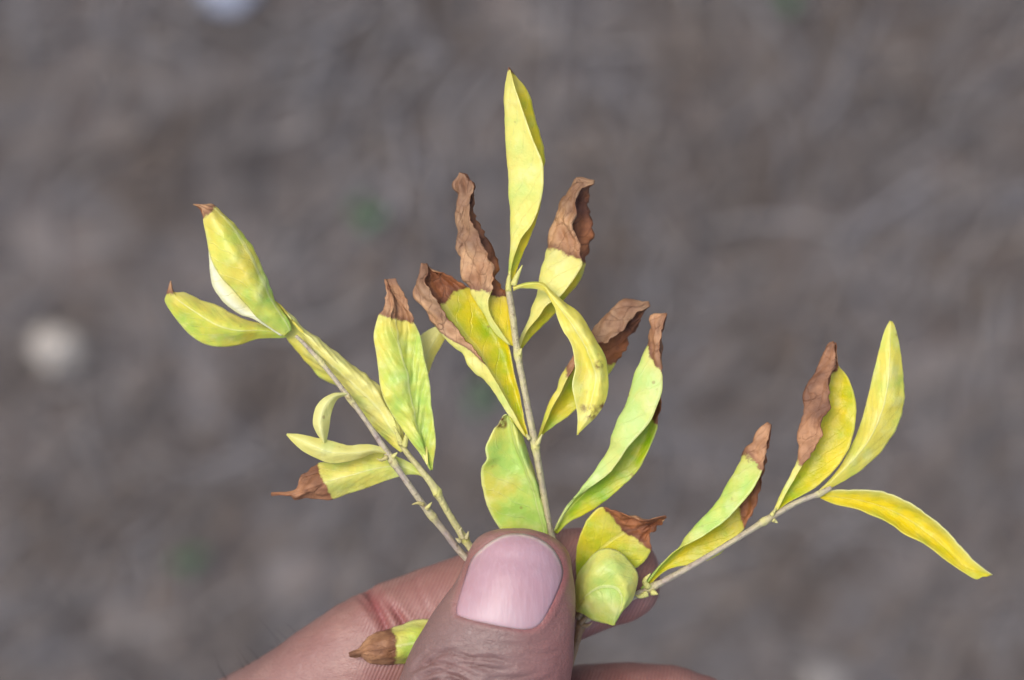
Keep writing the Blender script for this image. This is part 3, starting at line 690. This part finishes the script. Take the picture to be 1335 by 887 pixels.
leaf(mid, [Z([(677, 458), (687, 433), (703, 414), (713, 399), (730, 388), (745, 369), (755, 354), (760, 343), (757, 325), (751, 306), (748, 294), (751, 282), (753, 260), (756, 248), (766, 243), (774, 241)], 4, 16, 24, 24, 14, 8),
           Z([(674, 460), (680, 439), (690, 418), (698, 393), (704, 365), (708, 345), (714, 323), (720, 298), (729, 273), (734, 257), (743, 245), (754, 237), (765, 235), (775, 236)], 2, 0, 0, 0, 2),
           Z([(677, 463), (680, 456), (692, 441), (707, 425), (723, 409), (736, 391), (752, 372), (760, 358), (763, 345), (765, 333), (771, 316), (775, 302), (772, 284), (769, 268), (767, 254), (769, 246), (775, 240)], 0, -14, -22, -20, -6)],
     True, [(757, 341), (714, 325), (763, 343)], [0.0, (0.2, 0.6), (0.35, 0.1)], [0.3, 0.35, 0.0], label='pale leaf with a large brown hooked tip, right of the tall leaf', zoff=-26, dryw=1.1)
leaf(mid, [Z([(668, 374), (687, 368.5), (708, 369), (719, 379), (734, 391), (752, 406), (768, 429), (779, 447), (788, 462), (794, 485), (794, 506), (788, 526), (778, 542), (763, 557), (754, 566)], 6, 14, 22, 24, 26, 26),
           Z([(669, 376), (688, 370), (708, 371), (719, 383), (734, 399), (752, 422), (767, 445), (778, 470), (783, 492), (780, 515), (770, 540), (760, 555), (753, 566)], 9, 24, 36, 38, 34, 26),
           Z([(669, 378), (688, 372.5), (706, 373.5), (716, 386), (728, 407), (743, 431), (757, 455), (766, 480), (767, 503), (763, 530), (758, 550), (753, 567)], 8, 22, 32, 28, 30, 26),
           Z([(669, 380), (680, 376), (699, 377), (712, 383), (721, 396), (726, 414), (733, 430), (745, 449), (750, 477), (746, 502), (750, 524), (753, 545), (752, 568)], 4, 16, 28, 32, 32, 26)],
     False, None, [0.0, 0.0, -0.1, 0.05], [(0.0, 0.05), (0.15, 0.1), (0.0, 0.0), 0.25], spots=[(781, 476, 5.5, 1.3), (771, 539, 10, 1.0), (762, 532, 6, 0.8), (786, 529, 6, 1.1)], label='clear yellow leaf drooping from the top of the middle twig', wr=1.5)
leaf(mid, [Z([(703, 574), (713, 549), (725, 524), (738, 499), (749, 480), (765, 462), (780, 448), (789, 452), (800, 441), (812, 429), (825, 414), (837, 405), (848, 400)], 2, 10, 18, 22, 14, 6),
           Z([(701, 575), (710, 545), (721, 520), (733, 493), (742, 477), (755, 452), (771, 432), (787, 414), (803, 401), (818, 394), (846, 394)], 0, 2, 2, 0, 2),
           Z([(702, 577), (717, 552), (738, 523), (758, 496), (778, 470), (800, 445), (822, 420), (847, 398)], 0, -14, -20, -14, 0),
           Z([(704, 579), (708, 567), (726, 553), (746, 538), (772, 512), (796, 485), (805, 472), (815, 459), (825, 438), (834, 425), (838, 409), (848, 399)], 0, -12, -22, -18, 0)],
     True, [(742, 491), (739, 482), (775, 474), (803, 476)], [0.1, 0.2, 0.35, 0.65], [0, 0, 0.1, 0.1], label='leaf with a curled brown end behind the drooping yellow leaf', zoff=-34)
leaf(mid, [Z([(725, 691), (744, 655), (760, 641), (775, 632), (795, 617), (807, 601), (818, 585), (834, 567), (848, 549), (856, 532), (863, 512), (864, 495), (862, 476), (860, 454), (862, 439), (866, 421), (870, 410)], -36, -4, 20, 26, 18, 8),
           Z([(723, 693), (727, 683), (741, 659), (753, 646), (762, 634), (779, 610), (793, 587), (797, 570), (806, 548), (817, 526), (825, 497), (835, 472), (845, 450), (849, 430), (850, 414), (869, 409)], -38, -14, 0, 2, 2),
           Z([(724, 695), (739, 675), (762, 652), (790, 628), (815, 602), (834, 572), (845, 545), (852, 515), (856, 480), (858, 445), (868, 412)], -40, -26, -22, -16, 0),
           Z([(727, 696), (742, 681), (768, 668), (791, 652), (811, 634), (829, 617), (842, 594), (852, 572), (857, 556), (859, 540), (862, 522), (860, 490), (859, 460), (862, 435), (869, 414)], -40, -24, -14, -8, 0)],
     True, [(863, 487), (845, 450), (852, 545), (857, 560)], [(0.9, 0.5), (1.2, 0.95), 0.9, (0.7, 0.9)], [0.35, 0.3, 0, 0], label='long pale green folded leaf with a narrow brown tip', rust=0.45)
leaf(mid, [Z([(709, 714), (675, 708), (653, 690), (640, 670), (631, 645), (627, 620), (629, 607), (634, 599), (633, 586), (638, 572), (644, 560), (650, 554), (656, 543), (661, 541)], -44, -24, -4, 0, 0),
           Z([(711, 714), (700, 690), (690, 660), (680, 625), (669, 585), (663, 560), (662, 542)], -46, -34, -20, -14, -6),
           Z([(714, 712), (713, 693), (705, 660), (697, 632), (686, 607), (676, 580), (670, 556), (664, 543)], -42, -24, -2, 4, 2),
           Z([(716, 712), (715, 690), (709, 660), (702, 632), (694, 607), (688, 590), (681, 568), (672, 552), (665, 543)], -46, -34, -16, -10, -4)],
     False, None, [(0.35, 0.45), (0.95, 0.95), (1.0, 0.7), 0.9], [(0.0, 0.1), (0.05, 0.15), 0.25, 0.0], spots=[(652, 550, 8, 1.5), (655, 553, 6, 1.5)], label='rounded green leaf just above the thumbnail', zoff=-4)

# ---- leaves of the long left twig
leaf(la, [Z([(371, 439), (340, 419), (323, 400), (300, 376), (277, 343), (269, 309), (265, 283), (261, 271), (253, 268)], -10, 8, 16, 12, 2),
          Z([(374, 436), (352, 408), (334, 382), (317, 350), (301, 320), (284, 290), (270, 272), (252, 267)], -8, 22, 32, 26, 2),
          Z([(380, 431), (377, 420), (361, 395), (347, 366), (334, 338), (321, 312), (302, 290), (284, 273), (272, 266), (252, 266)], -10, -2, 0, 0, 0),
          Z([(366, 438), (333, 417), (314, 411), (295, 397), (279, 377), (274, 355), (273, 336), (271, 315), (268, 295), (263, 275), (253, 267)], -14, -12, -14, -10, 0)],
     False, [(266, 284), (272, 280), (280, 271), (267, 284)], [(0.3, 0.0), (0.5, 0.05), (1.0, 0.35), 0.0], [0.1, 0.05, 0.05, 0.95], label='plump yellow-green leaf with a tiny brown tip, farthest up the left twig', wr=1.6, zoff=-8)
leaf(la, [Z([(374, 440), (366, 441), (338, 442), (309, 451), (283, 452), (262, 447), (243, 432), (226, 411), (215, 394), (217, 384), (222, 366)], -14, -10, -8, -8, -4),
          Z([(373, 436), (340, 431), (310, 431), (283, 424), (258, 409), (236, 394), (225, 384), (222, 366)], -10, 8, 14, 8, -2),
          Z([(372, 431), (338, 421), (314, 414), (283, 399), (259, 390), (241, 382), (231, 382), (226, 380), (223, 366)], -14, -10, -8, -4, -2)],
     False, [(217, 388), (226, 387), (228, 381)], [0.45, 0.35, 0.1], [0.0, 0.0, 0.3], label='yellow leaf with a thin brown tip, leftmost of all', zoff=-18)
leaf(la, [Z([(522, 590), (504, 576), (484, 556), (462, 531), (440, 507), (418, 492), (404, 477), (385, 454), (376, 442), (366, 422), (357, 394)], -14, -44, -58, -50, -36),
          Z([(524, 589), (513, 573), (492, 551), (475, 530), (452, 504), (428, 482), (404, 456), (392, 437), (374, 410), (356, 392)], -12, -24, -28, -28, -30),
          Z([(526, 588), (521, 566), (504, 532), (482, 507), (462, 491), (436, 470), (410, 447), (386, 425), (370, 405), (356, 391)], -10, -12, -10, -12, -26),
          Z([(528, 587), (527, 566), (514, 541), (494, 503), (468, 482), (440, 461), (414, 440), (386, 416), (367, 399), (356, 390)], -12, -22, -26, -26, -30)],
     False, None, [0.25, (0.1, 0.0), (0.1, 0.0), 0.0], [0.0, 0.3, 0.4, 0.5], label='long pale leaf lying behind the left twig', wr=1.8, quilt=0.7)
leaf(la, [Z([(452, 516), (442, 519), (436, 527), (432, 541), (429, 558), (426, 574), (424, 578)], -2, 4, 8, 12),
          Z([(452, 514), (438, 516), (425, 527), (419, 542), (418, 557), (421, 571), (423, 578)], 2, 16, 22, 14),
          Z([(451, 512), (435, 513), (422, 519), (412, 530), (407, 543), (409, 556), (416, 570), (422, 578)], 0, 6, 8, 12)],
     False, None, [0.1, -0.2, -0.1], [0.5, 0.65, 0.6], label='small pale curled leaf hanging on the left twig')
leaf(la, [Z([(507, 593), (489, 591), (469, 598), (450, 603), (430, 604), (412, 598), (395, 588), (381, 576), (373, 567)], 2, 8, 8, 4),
          Z([(505, 591), (488, 587), (468, 590), (448, 591), (428, 589), (410, 582), (392, 574), (374, 566)], 4, 18, 20, 6),
          Z([(505, 589), (495, 582), (471, 579), (453, 580), (435, 576), (417, 572), (395, 567), (374, 565)], 0, 4, 6, 4)],
     False, None, [0.05, -0.1, 0.1], [0.3, 0.5, 0.45], label='slim pale leaf with a sharp tip pointing left')
leaf(lb, [Z([(563, 637), (552, 623), (540, 619), (522, 621), (495, 630), (471, 639), (453, 645), (438, 650), (417, 652), (399, 650), (384, 653), (377, 646), (354, 647)], -10, -18, -22, -20, -14),
          Z([(562, 634), (546, 618), (520, 608), (490, 611), (460, 619), (430, 627), (405, 637), (384, 645), (353, 644)], -10, -14, -6, -6, -12),
          Z([(562, 631), (552, 615), (534, 603), (518, 595), (500, 589), (478, 590), (446, 600), (416, 603), (404, 612), (392, 624), (386, 638), (374, 641), (354, 642)], -12, -20, -26, -22, -14)],
     False, [(437, 650), (424, 627), (416, 604)], [(0.5, 0.3), (0.35, 0.25), 0.4], [0.1, 0.2, 0.1], label='leaf with a rusty brown pointed tip, lowest on the left', dryw=0.8, rust=0.8)
# ---- leaves of the short left twig
leaf(lb, [Z([(561, 614), (553, 601), (534, 573), (514, 548), (502, 522), (494, 498), (491, 472), (487, 443), (489, 427), (494, 409), (500, 403), (501, 393), (505, 382), (501, 368), (501, 364)], -6, 6, 8, 6, 4),
          Z([(562, 613), (554, 590), (540, 555), (528, 520), (516, 480), (507, 445), (509, 415), (513, 395), (507, 375), (503, 364)], -6, 12, 16, 10, 4),
          Z([(562, 613), (555, 593), (548, 551), (543, 514), (539, 485), (531, 453), (524, 420), (520, 401), (512, 382), (505, 364)], -8, 0, 2, 0, 2),
          Z([(564, 613), (565, 601), (569, 576), (565, 553), (563, 531), (560, 498), (553, 468), (547, 437), (540, 421), (535, 407), (529, 391), (522, 376), (516, 363)], -8, 4, 6, 4, 2)],
     False, [(494, 410), (508, 416), (525, 420), (541, 423)], [(0.5, 0.15), (0.95, 0.2), (0.9, 0.45), (0.6, 0.35)], [0.05, 0.05, 0.05, 0.0], label='upright yellow-green leaf with a brown tip on the short left twig', wr=2.2, quilt=1.0)
leaf(lb, [Z([(556, 606), (545, 570), (538, 520), (536, 470), (545, 442), (557, 431), (570, 425), (577, 423)], -14, -50, -70, -70),
          Z([(557, 606), (550, 560), (550, 510), (554, 470), (565, 447), (578, 425)], -14, -44, -60, -68),
          Z([(558, 606), (556, 560), (556, 505), (560, 484), (570, 461), (583, 437), (584, 430), (579, 424)], -14, -50, -72, -70)],
     False, None, -0.2, [0.6, 0.45, 0.2], zoff=20, label='pale leaf mostly hidden behind the upright leaf')

# ---- leaves of the right twig
leaf(rt, [Z([(840, 767), (865, 735), (885, 717), (916, 700), (943, 681), (965, 659), (981, 640), (992, 619), (996, 602), (999, 586), (1004, 564), (1006, 554)], -34, -6, 14, 18, 8, 0),
          Z([(836, 768), (857, 743), (884, 718), (895, 699), (911, 683), (930, 662), (949, 632), (970, 597), (981, 578), (992, 559), (1001, 551)], -36, -20, -6, -4, -4),
          Z([(839, 769), (862, 745), (890, 722), (920, 703), (945, 680), (965, 650), (980, 620), (992, 590), (1003, 554)], -38, -32, -30, -22, -6),
          Z([(844, 770), (854, 755), (871, 742), (900, 736), (930, 728), (954, 708), (968, 692), (974, 683), (982, 667), (990, 640), (993, 624), (998, 600), (1002, 577), (1006, 556)], -38, -28, -22, -18, -6)],
     True, [(993, 615), (972, 596), (971, 662), (970, 690)], [0.75, (0.9, 0.75), 0.15, (0.5, 0.1)], [0.15, 0.1, 0, 0], label='folded pale green leaf with a brown tip nearest the fingertip', zoff=-6, rust=0.5)
leaf(rt, [Z([(1014, 665), (1022, 650), (1040, 618), (1058, 592), (1070, 571), (1072, 549), (1084, 535), (1081, 522), (1084, 511), (1079, 495), (1090, 480), (1088, 462), (1089, 449)], -8, 4, 10, 10, 4),
          Z([(1009, 667), (1014, 656), (1030, 620), (1040, 598), (1041, 565), (1047, 535), (1052, 506), (1065, 479), (1079, 451), (1087, 446)], -10, -6, -4, -4, 0),
          Z([(1012, 666), (1030, 640), (1055, 608), (1074, 574), (1083, 540), (1085, 510), (1084, 480), (1088, 447)], -12, -24, -26, -20, -2),
          Z([(1016, 664), (1028, 655), (1059, 638), (1089, 611), (1108, 581), (1116, 538), (1112, 511), (1103, 489), (1093, 478), (1091, 462), (1090, 447)], -12, -14, -12, -10, -2)],
     True, [(1046, 606), (1041, 600), (1082, 488), (1095, 480)], [0.2, 0.2, (0.5, 0.3), (0.3, 0.1)], [0.2, 0.2, 0, 0], label='bright yellow leaf with a brown curled side on the right twig', rust=0.6)
leaf(rt, [Z([(1066, 641), (1087, 619), (1109, 583), (1122, 551), (1133, 510), (1144, 464), (1153, 432), (1160, 418)], -14, -18, -24, -24),
          Z([(1070, 641), (1098, 615), (1125, 585), (1145, 550), (1156, 510), (1160, 464), (1161, 419)], -14, -6, -10, -22),
          Z([(1073, 641), (1090, 633), (1119, 616), (1144, 594), (1168, 561), (1178, 532), (1178, 491), (1174, 453), (1167, 426), (1163, 419)], -14, -20, -26, -24)],
     False, None, [0.25, 0.1, 0.05], [0.1, 0.08, 0.05], label='plain yellow upright leaf at the end of the right twig', zoff=-8)
leaf(rt, [Z([(1068, 642), (1097, 639), (1125, 640), (1151, 643), (1172, 650), (1200, 665), (1222, 682), (1239, 698), (1260, 721), (1279, 740), (1294, 750)], -14, -10, -6, -8, -14),
          Z([(1069, 644), (1098, 645), (1126, 648), (1153, 655), (1176, 664), (1197, 676), (1213, 690), (1230, 705), (1247, 725), (1265, 740), (1290, 751)], -14, -22, -26, -22, -16),
          Z([(1069, 648), (1098, 653), (1130, 660), (1160, 672), (1188, 689), (1214, 706), (1236, 724), (1258, 741), (1285, 752)], -14, -24, -26, -18, -16),
          Z([(1070, 650), (1091, 658), (1119, 664), (1134, 671), (1162, 682), (1181, 697), (1209, 712), (1228, 727), (1248, 740), (1271, 755), (1281, 752)], -14, -12, -10, -10, -16)],
     True, None, [0.0, 0.0, 0.0, 0.1], [0.75, 0.05, 0.0, 0.25], label='deep yellow leaf pointing down to the right', zoff=-6)

# ---- leaves beside the thumb
leaf(stem, [Z([(752, 756), (751, 738), (753, 711), (761, 687), (771, 672), (784, 662), (798, 664), (816, 671), (834, 679), (850, 677), (868, 673)], -44, -26, -18, -12, 4),
            Z([(755, 758), (770, 730), (792, 708), (815, 694), (836, 688), (853, 680), (868, 674)], -46, -32, -28, -26, 2),
            Z([(758, 760), (790, 757), (829, 741), (847, 721), (848, 699), (854, 690), (866, 679), (869, 675)], -46, -34, -26, -22, 2)],
     True, [(786, 663), (817, 697), (847, 717)], [(0.5, 0.2), (0.7, 0.4), 0.4], [0.1, 0.1, 0.12], label='yellow-green leaf with a brown lip behind the round leaf', zoff=0)
leaf(stem, [Z([(751, 792), (750, 768), (753, 748), (765, 731), (778, 719), (794, 715), (810, 721), (822, 733), (831, 748), (831, 764), (826, 782), (812, 798), (805, 809), (801, 815)], -30, -14, -10, -10, -8),
            Z([(751, 793), (757, 764), (773, 744), (797, 740), (815, 756), (818, 779), (809, 800), (800, 815)], -30, 4, 12, 12, 4, -6),
            Z([(751, 795), (764, 777), (783, 766), (803, 767), (811, 781), (806, 801), (800, 815)], -30, 4, 10, 11, 4, -6),
            Z([(751, 797), (761, 789), (779, 785), (794, 790), (801, 801), (800, 815)], -30, -2, 9, 6, -6),
            Z([(752, 798), (758, 800), (772, 808), (788, 813), (799, 816)], -30, -18, -14, -8)],
     False, None, [0.25, 0.5, 0.6, 0.4, 0.5], [0.25, 0.25, 0.1, 0.35, 0.0], label='small round pale green cupped leaf beside the thumb', wr=0.9)
leaf(stem, [Z([(610, 862), (575, 871), (539, 867), (513, 867), (499, 867), (485, 865), (476, 861), (471, 857), (464, 858), (456, 857)], -40, -40, -36, -32, -24),
            Z([(612, 848), (575, 853), (539, 853), (513, 855), (498, 856), (486, 856), (477, 855), (469, 853), (455, 855)], -34, -12, -4, -8, -20),
            Z([(612, 824), (575, 824), (540, 825), (515, 831), (499, 836), (486, 840), (477, 845), (469, 849), (455, 853)], -34, -12, -4, -8, -20),
            Z([(606, 812), (568, 808), (543, 809), (521, 815), (509, 820), (497, 823), (485, 827), (476, 834), (470, 843), (464, 847), (454, 851)], -42, -40, -36, -30, -24)],
     False, [(513, 866), (518, 855), (518, 830), (511, 820)], [0.55, 0.7, 0.6, 0.3], [0.1, 0.0, 0.0, 0.45], label='pale green leaf with a brown tip lying on the forefinger', zoff=-4, dryw=0.25, rust=0.55)
